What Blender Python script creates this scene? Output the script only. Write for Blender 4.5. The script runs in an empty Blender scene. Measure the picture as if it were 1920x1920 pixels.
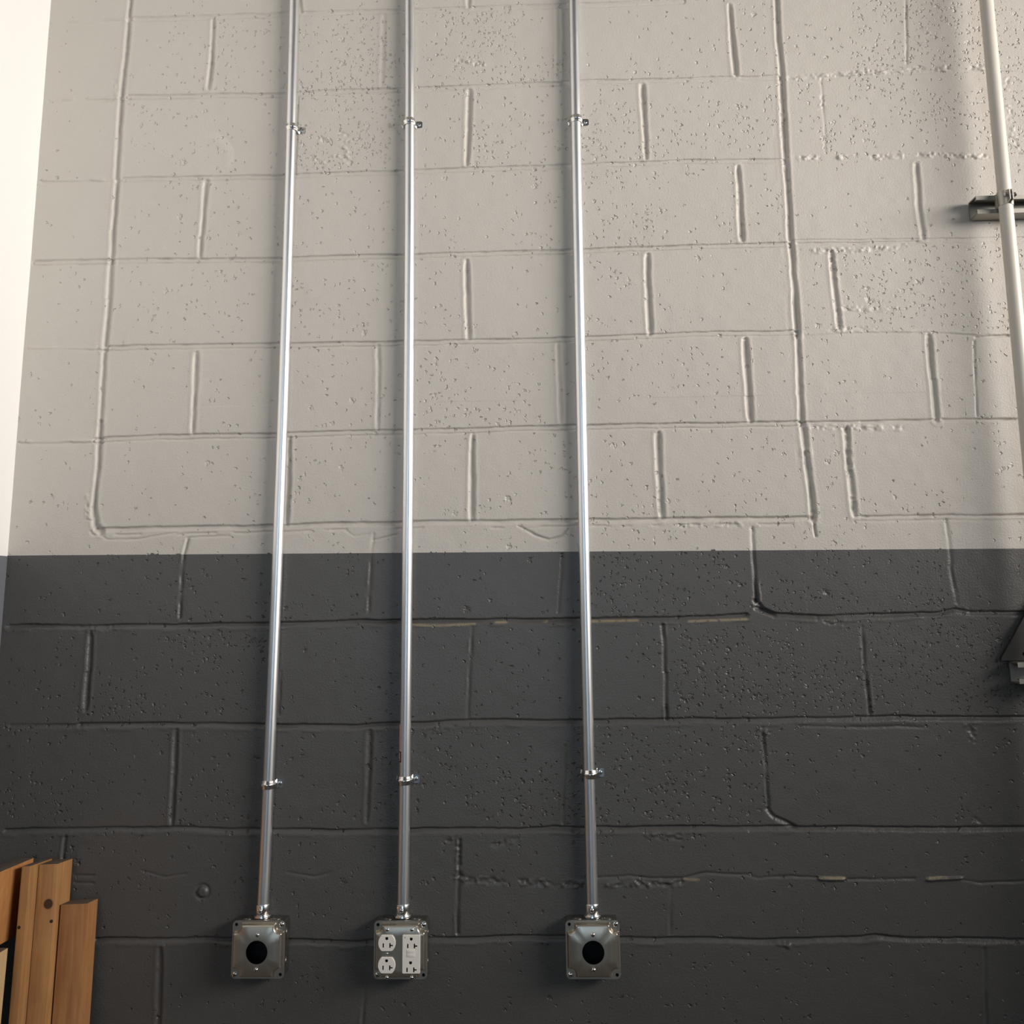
import bpy, bmesh, math, random
import numpy as np
from mathutils import Vector, Matrix
from mathutils.geometry import delaunay_2d_cdt

# ------------------------------------------------------------------ camera, sky, lights, exposure
SC = bpy.context.scene
COL = SC.collection
SC.view_settings.view_transform = 'Standard'
SC.view_settings.look = 'None'
SC.view_settings.gamma = 1.0
SC.view_settings.use_curve_mapping = False
SC.view_settings.exposure = 0.0

cam_d = bpy.data.cameras.new('camera')
cam = bpy.data.objects.new('camera', cam_d)
COL.objects.link(cam)
cam_d.sensor_width = 36.0
cam_d.lens = 1901.6 / 1920 * 36.0
cam_d.shift_y = -229.07 / 1920          # the photograph was cropped off centre
cam_d.clip_start = 0.02
RT = Vector((0.99907349, 0.04115871, -0.01257475))
UP = Vector((0.02061602, -0.20122382, 0.97932832))
FW = Vector((-0.03777755, 0.9786802, 0.20188591))
m = Matrix((RT, UP, -FW)).transposed().to_4x4()
m.translation = Vector((0, -2.177176, 1.671539))
cam.matrix_world = m
SC.camera = cam

world = bpy.data.worlds.new('daylight'); SC.world = world
world.use_nodes = True
wn = world.node_tree; wn.nodes.clear()
w_out = wn.nodes.new('ShaderNodeOutputWorld'); w_bg = wn.nodes.new('ShaderNodeBackground')
w_co = wn.nodes.new('ShaderNodeTexCoord'); w_sep = wn.nodes.new('ShaderNodeSeparateXYZ'); w_r = wn.nodes.new('ShaderNodeValToRGB')
wn.links.new(w_co.outputs['Generated'], w_sep.inputs[0]); wn.links.new(w_sep.outputs['Z'], w_r.inputs[0])
wn.links.new(w_r.outputs[0], w_bg.inputs[0]); wn.links.new(w_bg.outputs[0], w_out.inputs[0])
w_r.color_ramp.elements[0].position = 0.0; w_r.color_ramp.elements[0].color = (0.05, 0.05, 0.05, 1)
w_r.color_ramp.elements[1].position = 0.25; w_r.color_ramp.elements[1].color = (0.48, 0.57, 0.68, 1)
w_bg.inputs[1].default_value = 0.24

def area_light(name, loc, target, w, h, power, color):
    d = bpy.data.lights.new(name, 'AREA'); d.shape = 'RECTANGLE'; d.size = w; d.size_y = h
    d.energy = power; d.color = color
    o = bpy.data.objects.new(name, d); COL.objects.link(o)
    o.location = loc
    o.rotation_euler = (Vector(target) - Vector(loc)).to_track_quat('-Z', 'Y').to_euler()
    return o
# daylight through the long strip window high in the side wall to the right
area_light('strip_window_daylight', (3.6, -2.05, 2.90), (-0.6, -0.1, 2.68), 3.0, 0.85, 55, (1.0, 0.935, 0.87)).data.spread = math.radians(75)
# added cool fill far behind the camera, for the front and metal reflections
area_light('front_fill_light', (-0.9, -6.8, 2.4), (-0.9, 0, 3.0), 3.0, 2.4, 11, (0.62, 0.82, 1.0)).data.spread = math.radians(60)

# ------------------------------------------------------------------ measured layout of the block wall (metres: x along the wall, z height)
JOINTS = [
    ('E', 1.2, [(-1.1832, 3.0517), (-0.9868, 3.0527)]),
    ('D', 0.9, [(-0.9868, 3.0527), (-0.7912, 3.0496), (-0.4812, 3.0519), (-0.2889, 3.0487), (0.0922, 3.048), (0.3313, 3.0486)]),
    ('E', 1.2, [(-1.1733, 2.8469), (-0.9865, 2.8474)]),
    ('D', 1.15, [(-0.9865, 2.8474), (-0.6096, 2.8413), (-0.4768, 2.8449), (-0.2878, 2.8439), (0.087, 2.8485), (0.3219, 2.847), (0.5429, 2.846)]),
    ('E', 1.2, [(-1.1759, 2.644), (-0.9856, 2.6396)]),
    ('D', 1.1, [(-0.9856, 2.6396), (-0.6091, 2.6347), (-0.4723, 2.6371), (-0.2866, 2.638), (0.0815, 2.6398), (0.3125, 2.643), (0.5414, 2.6385)]),
    ('D', 1.3, [(-1.178, 2.4415), (-0.9849, 2.4402), (-0.6023, 2.4325), (-0.4679, 2.4353), (-0.2855, 2.4342), (0.0641, 2.4349), (0.303, 2.4385), (0.5399, 2.437)]),
    ('E', 0.9, [(-1.1733, 2.2394), (-0.9895, 2.2352)]),
    ('D', 1.2, [(-0.9895, 2.2352), (-0.5956, 2.2324), (-0.4635, 2.2318), (-0.2844, 2.2313), (0.0589, 2.2307), (0.2936, 2.2362), (0.5436, 2.2339)]),
    ('E', 1.2, [(-1.1732, 2.0265), (-1.005, 2.0257)]),
    ('D', 1.3, [(-1.005, 2.0257), (-0.8619, 2.0301), (-0.6006, 2.0287), (-0.4592, 2.0307), (-0.2833, 2.0308), (0.0655, 2.0347), (0.2843, 2.0339), (0.5355, 2.0325)]),
    ('N', 1, [(-0.9909, 1.829), (-0.8151, 1.8297), (-0.5938, 1.8298), (-0.455, 1.8333), (-0.2822, 1.8329), (0.0602, 1.8321), (0.2749, 1.831), (0.5493, 1.83)]),
    ('E', 0.7, [(0.5614, 2.8481), (0.665, 2.8457), (0.7626, 2.849), (0.9083, 2.8519), (1.1005, 2.8451), (1.84, 2.8451)]),
    ('R', 0.8, [(0.5611, 2.844), (0.6651, 2.8471), (0.7629, 2.853), (0.9087, 2.8559), (1.0171, 2.8534)]),
    ('R', 1.1, [(0.5537, 2.6433), (0.6258, 2.645), (0.7213, 2.642), (0.793, 2.6423), (0.8645, 2.6439), (0.9941, 2.6347)]),
    ('D', 0.5, [(0.5521, 2.443), (0.8453, 2.4387), (1.0545, 2.4366)]),
    ('C', 0.9, [(0.5578, 2.4403), (0.6813, 2.4394), (0.8219, 2.4393)]),
    ('R', 0.9, [(0.5624, 2.4214), (0.633, 2.422), (0.7504, 2.4238), (0.7977, 2.43)]),
    ('E', 0.5, [(0.5491, 2.2302), (0.6651, 2.2359), (0.8259, 2.2333), (1.0074, 2.2195), (1.84, 2.2195)]),
    ('R', 0.5, [(0.6193, 2.2406), (0.7115, 2.2396)]),
    ('R', 0.5, [(0.6461, 2.2885), (0.7614, 2.2832)]),
    ('C', 0.8, [(0.9273, 2.2165), (0.9959, 2.2185)]),
    ('C', 1.3, [(0.547, 2.0346), (0.6378, 2.0351), (0.7397, 2.0355), (0.8254, 2.0361)]),
    ('C', 1.5, [(0.8367, 2.0359), (0.9981, 2.0338), (1.84, 2.0338)]),
    ('R', 0.7, [(0.5487, 2.0264), (0.7495, 2.019)]),
    ('C', 1.4, [(0.6374, 1.832), (0.6996, 1.8321), (0.8323, 1.8312), (0.9863, 1.8298), (1.84, 1.8298)]),
    ('E', 0.4, [(0.6372, 1.8287), (0.9858, 1.8254), (1.84, 1.8254)]),
    ('R', 1, [(-0.5242, 2.725), (-0.474, 2.7154), (-0.4491, 2.7226)]),
    ('R', 1, [(-0.5136, 2.698), (-0.4732, 2.6781), (-0.4544, 2.6722)]),
    ('R', 1, [(-0.5354, 2.6748), (-0.5077, 2.6633)]),
    ('R', 1, [(-0.4675, 2.7058), (-0.4584, 2.6856)]),
    ('R', 1, [(-0.2061, 2.9176), (-0.1683, 2.9107), (-0.1432, 2.9016)]),
    ('R', 1, [(0.3962, 2.5809), (0.4133, 2.5855)]),
    ('R', 1, [(0.8877, 2.9555), (0.8929, 2.9457)]),
    ('R', 1, [(-0.4745, 2.7394), (-0.4643, 2.7311)]),
    ('L', 1, [(-1.1643, 1.6292), (-0.988, 1.626), (-0.8383, 1.6265), (-0.6095, 1.6261), (-0.4506, 1.6297), (-0.2811, 1.6299), (-0.1574, 1.6285), (0.0548, 1.6282), (0.2655, 1.6289), (0.398, 1.6328)]),
    ('L', 1.1, [(0.4186, 1.6466), (0.4552, 1.6332), (0.573, 1.6264), (0.6278, 1.63), (0.7911, 1.6324), (0.8243, 1.6384), (0.8561, 1.6316), (0.9639, 1.6303), (1.84, 1.6303)]),
    ('L', 0.45, [(-1.1438, 1.4243), (-0.996, 1.4242)]),
    ('L', 1, [(-0.9963, 1.4274), (-0.8266, 1.4261), (-0.602, 1.4212), (-0.446, 1.4189), (-0.2799, 1.4229), (-0.1807, 1.4274), (0.0495, 1.4245), (0.2561, 1.426), (0.3858, 1.425), (0.5578, 1.4257), (0.6222, 1.4282), (0.9407, 1.4246), (1.84, 1.4246)]),
    ('L', 0.9, [(-1.1367, 1.2191), (-0.9365, 1.2224), (-0.7927, 1.2229), (-0.5946, 1.218), (-0.4417, 1.2164), (-0.2788, 1.2178), (-0.0847, 1.216), (-0.0094, 1.2217), (0.0333, 1.2185), (0.2465, 1.2187), (0.4159, 1.219), (0.4791, 1.2187), (0.7928, 1.2165), (0.9173, 1.216), (1.84, 1.216)]),
    ('L', 1, [(-0.9327, 1.0129), (-0.6947, 1.0148), (-0.4265, 1.009), (-0.2459, 1.0157), (-0.0137, 1.0186), (0.1329, 1.0166), (0.2371, 1.0147), (0.4235, 1.0118), (0.5784, 1.0166), (0.6095, 1.0204), (0.6398, 1.0156), (0.8943, 1.0117), (1.84, 1.0117)]),
    ('R', 0.9, [(-0.2105, 1.1295), (-0.1873, 1.1225), (-0.1179, 1.1203), (-0.0541, 1.1163), (0.0413, 1.1141)]),
    ('R', 0.9, [(0.0941, 1.112), (0.147, 1.1149), (0.2101, 1.1138), (0.2418, 1.1166)]),
    ('C', 0.5, [(0.0521, 1.1239), (0.137, 1.1296), (0.179, 1.1236), (0.2422, 1.1255), (0.29, 1.1352), (0.3685, 1.1311), (0.3891, 1.1251), (0.452, 1.1279), (0.5039, 1.1249)]),
    ('B', 1, [(0.5122, 1.1249), (0.5579, 1.1238)]),
    ('B', 1, [(0.7215, 1.1224), (0.7837, 1.1252)]),
    ('C', 0.5, [(0.5578, 1.1228), (0.6957, 1.1225)]),
    ('C', 0.6, [(0.7834, 1.1223), (0.8238, 1.1144), (0.9063, 1.1181), (1.84, 1.1181)]),
    ('C', 0.5, [(-0.9853, 1.1333), (-0.9467, 1.1322)]),
    ('C', 0.6, [(-0.9842, 1.1192), (-0.9457, 1.1181)]),
    ('C', 0.35, [(-0.8485, 1.142), (-0.7984, 1.1298), (-0.755, 1.1357)]),
    ('C', 0.3, [(-0.5482, 1.1372), (-0.4938, 1.1291), (-0.4616, 1.137)]),
    ('G', 1, [(-0.7896, 3.0424), (-0.79, 2.9414), (-0.7939, 2.8641)]),
    ('G', 0.35, [(-0.3784, 3.0409), (-0.381, 2.858)]),
    ('G', 0.4, [(0.0378, 3.0445), (0.0324, 2.8545)]),
    ('G', 1.2, [(0.4418, 3.0345), (0.4422, 2.9516), (0.4444, 2.8589)]),
    ('G', 0.6, [(-0.1739, 3.1007), (-0.1766, 3.0556)]),
    ('G', 0.4, [(-0.5888, 3.1171), (-0.5793, 3.057)]),
    ('G', 0.95, [(-0.1749, 2.8372), (-0.1766, 2.7431), (-0.1806, 2.6532)]),
    ('G', 1.2, [(0.2277, 2.8368), (0.229, 2.7431), (0.2305, 2.6561)]),
    ('G', 1, [(-0.7876, 2.6296), (-0.7924, 2.4992), (-0.7923, 2.4478)]),
    ('G', 1.2, [(0.4361, 2.6288), (0.4359, 2.5412), (0.4356, 2.4525)]),
    ('G', 0.8, [(0.8363, 2.6216), (0.8326, 2.5296), (0.8355, 2.4464)]),
    ('G', 1, [(-0.1827, 2.4201), (-0.1806, 2.3311), (-0.1797, 2.2423)]),
    ('G', 1.2, [(0.2226, 2.4231), (0.2221, 2.3211), (0.2237, 2.2427)]),
    ('G', 1, [(0.6293, 2.4196), (0.6311, 2.3354), (0.6347, 2.2451)]),
    ('G', 1, [(-0.7905, 2.2196), (-0.7899, 2.1366), (-0.7898, 2.0406)]),
    ('G', 0.6, [(-0.3797, 2.2262), (-0.3795, 2.041)]),
    ('G', 0.6, [(0.0187, 2.2219), (0.0218, 2.0449)]),
    ('G', 1.2, [(0.428, 2.2221), (0.4291, 2.1228), (0.4313, 2.0427)]),
    ('G', 1.1, [(0.8271, 2.2213), (0.825, 2.1262), (0.8253, 2.0349)]),
    ('G', 1.1, [(-0.5744, 2.0223), (-0.5742, 1.9424), (-0.5755, 1.8386)]),
    ('G', 1, [(-0.1725, 2.0205), (-0.1729, 1.9239), (-0.1733, 1.8414)]),
    ('G', 1, [(0.2296, 2.0163), (0.2294, 1.9284), (0.2313, 1.8396)]),
    ('G', 0.9, [(0.6322, 2.0213), (0.632, 1.9327), (0.6355, 1.8354)]),
    ('C', 0.5, [(-0.5791, 2.8375), (-0.5794, 2.6431)]),
    ('R', 0.6, [(0.6376, 2.8387), (0.6362, 2.7693), (0.6364, 2.6576)]),
    ('C', 0.5, [(0.64, 2.8386), (0.6364, 2.6576)]),
    ('R', 0.6, [(0.6342, 2.0178), (0.6347, 1.9099), (0.6367, 1.8365)]),
    ('R', 0.5, [(0.6324, 2.4145), (0.6373, 2.2499)]),
    ('C', 0.5, [(0.9217, 2.2071), (0.9115, 2.0425)]),
    ('C', 0.8, [(0.8507, 3.0603), (0.8457, 2.9776), (0.8372, 2.8692)]),
    ('R', 0.5, [(1.0594, 2.8212), (1.0562, 2.7158), (1.063, 2.6377)]),
    ('G', 1.35, [(-0.9981, 3.1477), (-0.9966, 3.1045), (-0.9975, 2.9769), (-1.0022, 2.8521), (-1.001, 2.7566), (-0.9997, 2.6427), (-1.0001, 2.518), (-0.9986, 2.4405)]),
    ('G', 1.1, [(-0.9986, 2.4405), (-0.9974, 2.3515), (-0.9995, 2.2391), (-0.9983, 2.1532), (-0.9972, 2.0686)]),
    ('G', 1.5, [(-0.9972, 2.0686), (-0.9957, 1.9616), (-0.9993, 1.8799), (-0.9917, 1.8393), (-0.9788, 1.8242)]),
    ('R', 0.8, [(-1.0128, 1.9033), (-1.0122, 1.8627), (-1.0019, 1.851)]),
    ('R', 0.6, [(-1.0231, 2.8942), (-1.0125, 2.8524), (-1.0168, 2.8388)]),
    ('R', 0.6, [(-1.0204, 2.2421), (-1.0047, 2.2269)]),
    ('G', 1.3, [(0.5523, 3.0861), (0.5508, 3.0442), (0.5486, 2.934), (0.5506, 2.8525), (0.549, 2.7722), (0.5452, 2.641), (0.5443, 2.538), (0.5431, 2.4495), (0.5449, 2.3375), (0.5444, 2.2279)]),
    ('G', 1.1, [(0.5444, 2.2279), (0.542, 2.1441), (0.5393, 2.0382), (0.5435, 1.9687)]),
    ('G', 1.4, [(0.5435, 1.9687), (0.5479, 1.8887), (0.5491, 1.8267)]),
    ('C', 1.4, [(0.5498, 1.8211), (0.5522, 1.7931)]),
    ('C', 0.5, [(-0.9846, 1.822), (-0.966, 1.808), (-0.8957, 1.8081), (-0.8146, 1.8217)]),
    ('C', 0.5, [(-0.7907, 1.8099), (-0.6976, 1.8119)]),
    ('C', 0.9, [(-0.0741, 1.824), (-0.0369, 1.8031), (-0.0087, 1.7937), (0.0197, 1.8), (0.0326, 1.8156)]),
    ('C', 0.4, [(-0.4431, 1.8195), (-0.4256, 1.8078), (-0.3969, 1.8131)]),
    ('C', 0.4, [(-0.3852, 1.7993), (-0.3337, 1.8099)]),
    ('R', 0.5, [(0.2744, 1.8197), (0.4091, 1.821)]),
    ('R', 0.6, [(0.4033, 1.8178), (0.4191, 1.8007), (0.4368, 1.8172)]),
    ('V', 1, [(-0.7881, 1.8053), (-0.7946, 1.7736), (-0.7967, 1.706), (-0.7978, 1.6415)]),
    ('V', 0.6, [(-0.3865, 1.8095), (-0.3907, 1.7119), (-0.3931, 1.6477)]),
    ('V', 0.6, [(0.0177, 1.762), (0.0118, 1.6955), (0.0072, 1.6429)]),
    ('V', 1.4, [(0.4197, 1.8119), (0.4195, 1.7341), (0.4196, 1.6629)]),
    ('L', 0.9, [(0.4174, 1.6618), (0.4317, 1.6443), (0.4552, 1.6332)]),
    ('V', 0.6, [(0.8259, 1.8223), (0.8255, 1.7285), (0.8289, 1.6524)]),
    ('R', 0.8, [(0.8311, 1.6523), (0.8511, 1.636)]),
    ('G', 0.9, [(-0.9859, 1.6128), (-0.9857, 1.5317), (-0.987, 1.4562)]),
    ('V', 0.5, [(-0.5766, 1.5277), (-0.5782, 1.4422)]),
    ('V', 0.5, [(-0.1743, 1.6145), (-0.1792, 1.5239), (-0.184, 1.4337)]),
    ('V', 1, [(0.224, 1.6143), (0.2244, 1.5199), (0.2237, 1.4273)]),
    ('V', 0.8, [(0.6323, 1.6052), (0.6316, 1.516), (0.6356, 1.4344)]),
    ('G', 0.8, [(-0.7921, 1.4121), (-0.7908, 1.328), (-0.7909, 1.23)]),
    ('G', 0.7, [(-0.3859, 1.4069), (-0.3878, 1.3153), (-0.3908, 1.2334)]),
    ('V', 0.6, [(0.0155, 1.3748), (0.0106, 1.3028), (0.0078, 1.2267)]),
    ('V', 0.8, [(0.4184, 1.3946), (0.4187, 1.331), (0.4182, 1.255)]),
    ('L', 0.8, [(0.416, 1.254), (0.4278, 1.2399), (0.4687, 1.2208)]),
    ('R', 0.7, [(0.4104, 1.405), (0.4274, 1.4008)]),
    ('R', 0.6, [(0.8207, 1.4101), (0.8376, 1.3997), (0.8345, 1.3793)]),
    ('R', 0.5, [(0.8179, 1.2382), (0.8348, 1.2203)]),
    ('V', 0.8, [(-1.0108, 1.2053), (-1.0119, 1.1626)]),
    ('R', 0.7, [(-0.2247, 1.1974), (-0.2032, 1.1983), (-0.2033, 1.1324)]),
    ('V', 0.8, [(-0.201, 1.1973), (-0.2033, 1.1126), (-0.2067, 1.0245)]),
    ('V', 0.35, [(0.2185, 1.1118), (0.2125, 1.0243)]),
    ('G', 0.8, [(-0.8015, 0.9953), (-0.7997, 0.9274), (-0.7974, 0.851)]),
    ('V', 0.4, [(-0.388, 1.0002), (-0.3918, 0.8522)]),
    ('V', 0.6, [(0.8175, 0.9956), (0.8068, 0.8556)]),
    ('R', 0.7, [(0.4179, 1.0051), (0.4383, 1.0013)]),
    ('R', 0.4, [(0.3924, 1.0099), (0.4436, 1.0032)]),
    ('R', 0.6, [(-1.0106, 1.6197), (-0.9358, 1.621)]),
    ('R', 0.6, [(-0.2523, 1.4059), (-0.2138, 1.4182)]),
    ('R', 0.5, [(-0.1333, 1.187), (-0.0796, 1.1969)]),
    ('R', 0.6, [(0.1716, 1.206), (0.2457, 1.2007)]),
    ('C', 0.6, [(0.5559, 1.618), (0.5717, 1.6102), (0.5884, 1.6143)]),
    ('R', 0.6, [(0.5454, 1.6235), (0.5881, 1.6101)]),
    ('C', 0.4, [(-0.5797, 1.421), (-0.4903, 1.4119)]),
    ('C', 0.4, [(0.4924, 1.4106), (0.7483, 1.4076)]),
    ('V', 0.8, [(1.235, 1.003), (1.235, 0.827)]),
    ('V', 0.8, [(1.641, 1.003), (1.641, 0.827)]),
    ('V', 0.8, [(1.438, 1.206), (1.438, 1.03)]),
    ('V', 0.8, [(1.235, 1.409), (1.235, 1.233)]),
    ('V', 0.8, [(1.641, 1.409), (1.641, 1.233)]),
    ('V', 0.8, [(1.438, 1.612), (1.438, 1.436)]),
    ('V', 0.8, [(1.235, 1.816), (1.235, 1.64)]),
    ('V', 0.8, [(1.641, 1.816), (1.641, 1.64)]),
    ('G', 0.8, [(1.438, 2.019), (1.438, 1.843)]),
    ('G', 0.8, [(1.235, 2.222), (1.235, 2.046)]),
    ('G', 0.8, [(1.641, 2.222), (1.641, 2.046)]),
    ('G', 0.8, [(1.438, 2.425), (1.438, 2.249)]),
    ('G', 0.8, [(1.235, 2.628), (1.235, 2.452)]),
    ('G', 0.8, [(1.641, 2.628), (1.641, 2.452)]),
    ('G', 0.8, [(1.438, 2.832), (1.438, 2.656)]),
    ('G', 0.8, [(1.235, 3.035), (1.235, 2.859)]),
    ('G', 0.8, [(1.641, 3.035), (1.641, 2.859)]),
    ('G', 0.8, [(1.438, 3.238), (1.438, 3.062)]),
    ('E', 0.8, [(1.02, 2.642), (1.84, 2.642)]),
]
BARE = [
    [(-0.2979, 1.6203), (-0.236, 1.6185), (-0.1687, 1.621)],
    [(-0.1239, 1.6237), (-0.0177, 1.6247)],
    [(0.0769, 1.6236), (0.1768, 1.6246)],
    [(0.2784, 1.6212), (0.3975, 1.6241)],
    [(0.7196, 1.1244), (0.7858, 1.1262)],
    [(0.5102, 1.1258), (0.558, 1.1247)],
    [(0.2453, 1.1235), (0.2736, 1.1215)],
]
PITTED = [
    (-0.591, -0.324, 2.642, 3.046, 1.6),
    (-0.302, 0.057, 2.843, 3.049, 1.7),
    (-0.791, -0.610, 2.859, 3.040, 0.7),
    (0.082, 0.553, 2.641, 2.835, 0.9),
    (0.714, 1.120, 2.833, 3.037, 1.9),
    (0.578, 1.098, 2.637, 2.838, 1.6),
    (0.076, 0.432, 2.440, 2.629, 0.9),
    (0.550, 1.052, 2.234, 2.430, 1.1),
    (-0.176, 0.049, 2.644, 2.837, 0.8),
    (-0.299, 0.044, 2.438, 2.628, 0.8),
    (0.066, 0.432, 2.035, 2.227, 0.5),
    (-0.296, 0.017, 2.037, 2.211, 0.9),
    (0.071, 0.219, 2.242, 2.424, 1),
    (0.055, 0.405, 1.636, 1.761, 1.5),
    (0.431, 0.835, 1.631, 1.756, 1.3),
    (0.235, 0.940, 1.430, 1.616, 1.9),
    (0.012, 0.417, 1.230, 1.416, 1.3),
    (0.247, 0.428, 1.230, 1.415, 1.4),
    (-0.379, 0.005, 1.232, 1.409, 1.1),
    (-0.975, -0.603, 1.437, 1.608, 1),
    (-0.781, -0.388, 1.233, 1.412, 0.9),
    (-1.175, -0.793, 1.639, 1.779, 0.7),
    (-0.789, -0.394, 1.635, 1.774, 0.8),
    (-1.160, -0.971, 1.236, 1.610, 0.7),
    (-1.188, -0.927, 1.937, 3.112, 0.12),
    (-0.973, -0.609, 2.637, 2.837, 0.45),
    (-0.985, -0.787, 2.448, 2.629, 0.4),
    (-0.784, -0.603, 2.443, 2.623, 0.4),
    (-0.984, -0.596, 2.242, 2.427, 0.35),
    (-0.981, -0.582, 1.839, 2.020, 0.3),
    (-0.577, -0.189, 2.245, 2.417, 0.45),
    (-0.565, -0.178, 1.844, 2.013, 0.4),
    (-0.168, 0.226, 1.838, 2.017, 0.5),
    (0.548, 0.824, 2.045, 2.215, 0.35),
    (0.645, 1.006, 1.837, 2.013, 0.5),
]

# ------------------------------------------------------------------ materials
def new_mat(name):
    mt = bpy.data.materials.new(name); mt.use_nodes = True
    nt = mt.node_tree
    return mt, nt, nt.nodes['Principled BSDF']

def N(nt, kind, **kw):
    n = nt.nodes.new('ShaderNode' + kind)
    for k, v in kw.items():
        if k.startswith('i_'):
            n.inputs[int(k[2:]) if k[2:].isdigit() else k[2:]].default_value = v
        else: setattr(n, k, v)
    return n

def math_n(nt, op, a, b=None, clamp=False):
    n = nt.nodes.new('ShaderNodeMath'); n.operation = op; n.use_clamp = clamp
    for i, v in enumerate((a, b)):
        if v is None: continue
        if isinstance(v, (int, float)): n.inputs[i].default_value = v
        else: nt.links.new(v, n.inputs[i])
    return n.outputs[0]

def mix_col(nt, fac, a, b, mode='MIX'):
    n = nt.nodes.new('ShaderNodeMix'); n.data_type = 'RGBA'; n.blend_type = mode
    for s, v in ((n.inputs[0], fac), (n.inputs[6], a), (n.inputs[7], b)):
        if isinstance(v, (int, float)): s.default_value = v
        elif isinstance(v, tuple): s.default_value = (*v, 1) if len(v) == 3 else v
        else: nt.links.new(v, s)
    return n.outputs[2]

def simple(name, col, rough=0.5, metal=0.0, var=0.06, scale=40, bump=0.0):
    mt, nt, b = new_mat(name)
    tc = N(nt, 'TexCoord'); no = N(nt, 'TexNoise', i_Scale=scale, i_Detail=4.0)
    nt.links.new(tc.outputs['Object'], no.inputs['Vector'])
    f = math_n(nt, 'MULTIPLY_ADD', no.outputs[0], 2 * var); f.node.inputs[2].default_value = 1 - var
    nt.links.new(mix_col(nt, 1.0, col, f, 'MULTIPLY'), b.inputs['Base Color'])
    b.inputs['Roughness'].default_value = rough; b.inputs['Metallic'].default_value = metal
    if bump:
        bp = N(nt, 'Bump'); bp.inputs['Strength'].default_value = bump; bp.inputs['Distance'].default_value = 0.001
        nt.links.new(no.outputs[0], bp.inputs['Height']); nt.links.new(bp.outputs[0], b.inputs['Normal'])
    return mt

PAINT_LIGHT = (0.51, 0.478, 0.435)
PAINT_DARK = (0.079, 0.076, 0.073)

def wall_material():
    mt, nt, b = new_mat('painted_block')
    L = nt.links
    tc = N(nt, 'TexCoord'); co = tc.outputs['Object']
    sep = N(nt, 'SeparateXYZ'); L.new(co, sep.inputs[0])
    # two paint colours meeting at a slightly ragged taped line
    rag = N(nt, 'TexNoise', i_Scale=55.0, i_Detail=3.0); L.new(co, rag.inputs['Vector'])
    line = math_n(nt, 'ADD', math_n(nt, 'MULTIPLY', sep.outputs['X'], -0.0075), 1.7683)
    line = math_n(nt, 'ADD', line, math_n(nt, 'MULTIPLY', math_n(nt, 'SUBTRACT', rag.outputs[0], 0.62, True), 0.05))
    up = math_n(nt, 'GREATER_THAN', math_n(nt, 'SUBTRACT', sep.outputs['Z'], line), 0.0)
    blot = N(nt, 'TexNoise', i_Scale=3.0, i_Detail=5.0); L.new(co, blot.inputs['Vector'])
    f = math_n(nt, 'MULTIPLY_ADD', blot.outputs[0], 0.10); f.node.inputs[2].default_value = 0.95
    col = mix_col(nt, up, PAINT_DARK, PAINT_LIGHT)
    bare = N(nt, 'Attribute', attribute_name='bare')
    bn = N(nt, 'TexNoise', i_Scale=90.0, i_Detail=2.0); L.new(co, bn.inputs['Vector'])
    bm_ = math_n(nt, 'MULTIPLY', bare.outputs['Fac'], math_n(nt, 'MULTIPLY', math_n(nt, 'SUBTRACT', bn.outputs[0], 0.30, True), 6.0, True))
    col = mix_col(nt, bm_, col, (0.22, 0.185, 0.12))
    scuff_sheen = N(nt, 'Attribute', attribute_name='scuff_sheen')
    col = mix_col(nt, scuff_sheen.outputs['Fac'], col, (0.62, 0.58, 0.53))  # paint sheen of the polished crescent, mixed in as a paler colour
    L.new(mix_col(nt, 1.0, col, f, 'MULTIPLY'), b.inputs['Base Color'])
    r = math_n(nt, 'MULTIPLY_ADD', up, 0.06); r.node.inputs[2].default_value = 0.42
    L.new(r, b.inputs['Roughness'])
    # pits of the open block face, filled unevenly by the paint, and the roller stipple
    dn = N(nt, 'TexNoise', i_Scale=160.0, i_Detail=1.0); L.new(co, dn.inputs['Vector'])
    dm = N(nt, 'VectorMath', operation='MULTIPLY_ADD'); L.new(dn.outputs['Color'], dm.inputs[0]); dm.inputs[1].default_value = (0.011,) * 3; L.new(co, dm.inputs[2])
    dens = N(nt, 'Attribute', attribute_name='pitted').outputs['Fac']
    h = None
    for sc, rad, thr, dep in ((44.0, 0.30, 0.26, 1.0), (92.0, 0.36, 0.42, 0.85)):
        v = N(nt, 'TexVoronoi', voronoi_dimensions='3D', i_Scale=sc); L.new(dm.outputs[0], v.inputs['Vector'])
        sc_ = N(nt, 'SeparateColor'); L.new(v.outputs['Color'], sc_.inputs[0])
        on = math_n(nt, 'LESS_THAN', sc_.outputs[0], math_n(nt, 'MULTIPLY', dens, thr))
        rr = math_n(nt, 'MULTIPLY_ADD', sc_.outputs[1], rad); rr.node.inputs[2].default_value = rad * 0.35
        p = math_n(nt, 'SUBTRACT', 1.0, math_n(nt, 'DIVIDE', v.outputs['Distance'], rr), True)
        p = math_n(nt, 'MULTIPLY', math_n(nt, 'POWER', p, 0.7), math_n(nt, 'MULTIPLY', on, dep))
        h = p if h is None else math_n(nt, 'MAXIMUM', h, p)
    st = N(nt, 'TexNoise', i_Scale=260.0, i_Detail=3.0); L.new(co, st.inputs['Vector'])
    hh = math_n(nt, 'SUBTRACT', math_n(nt, 'MULTIPLY', st.outputs[0], 0.17), h)
    bp = N(nt, 'Bump'); bp.inputs['Strength'].default_value = 0.9; bp.inputs['Distance'].default_value = 0.0042
    L.new(hh, bp.inputs['Height']); L.new(bp.outputs[0], b.inputs['Normal'])
    return mt

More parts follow.
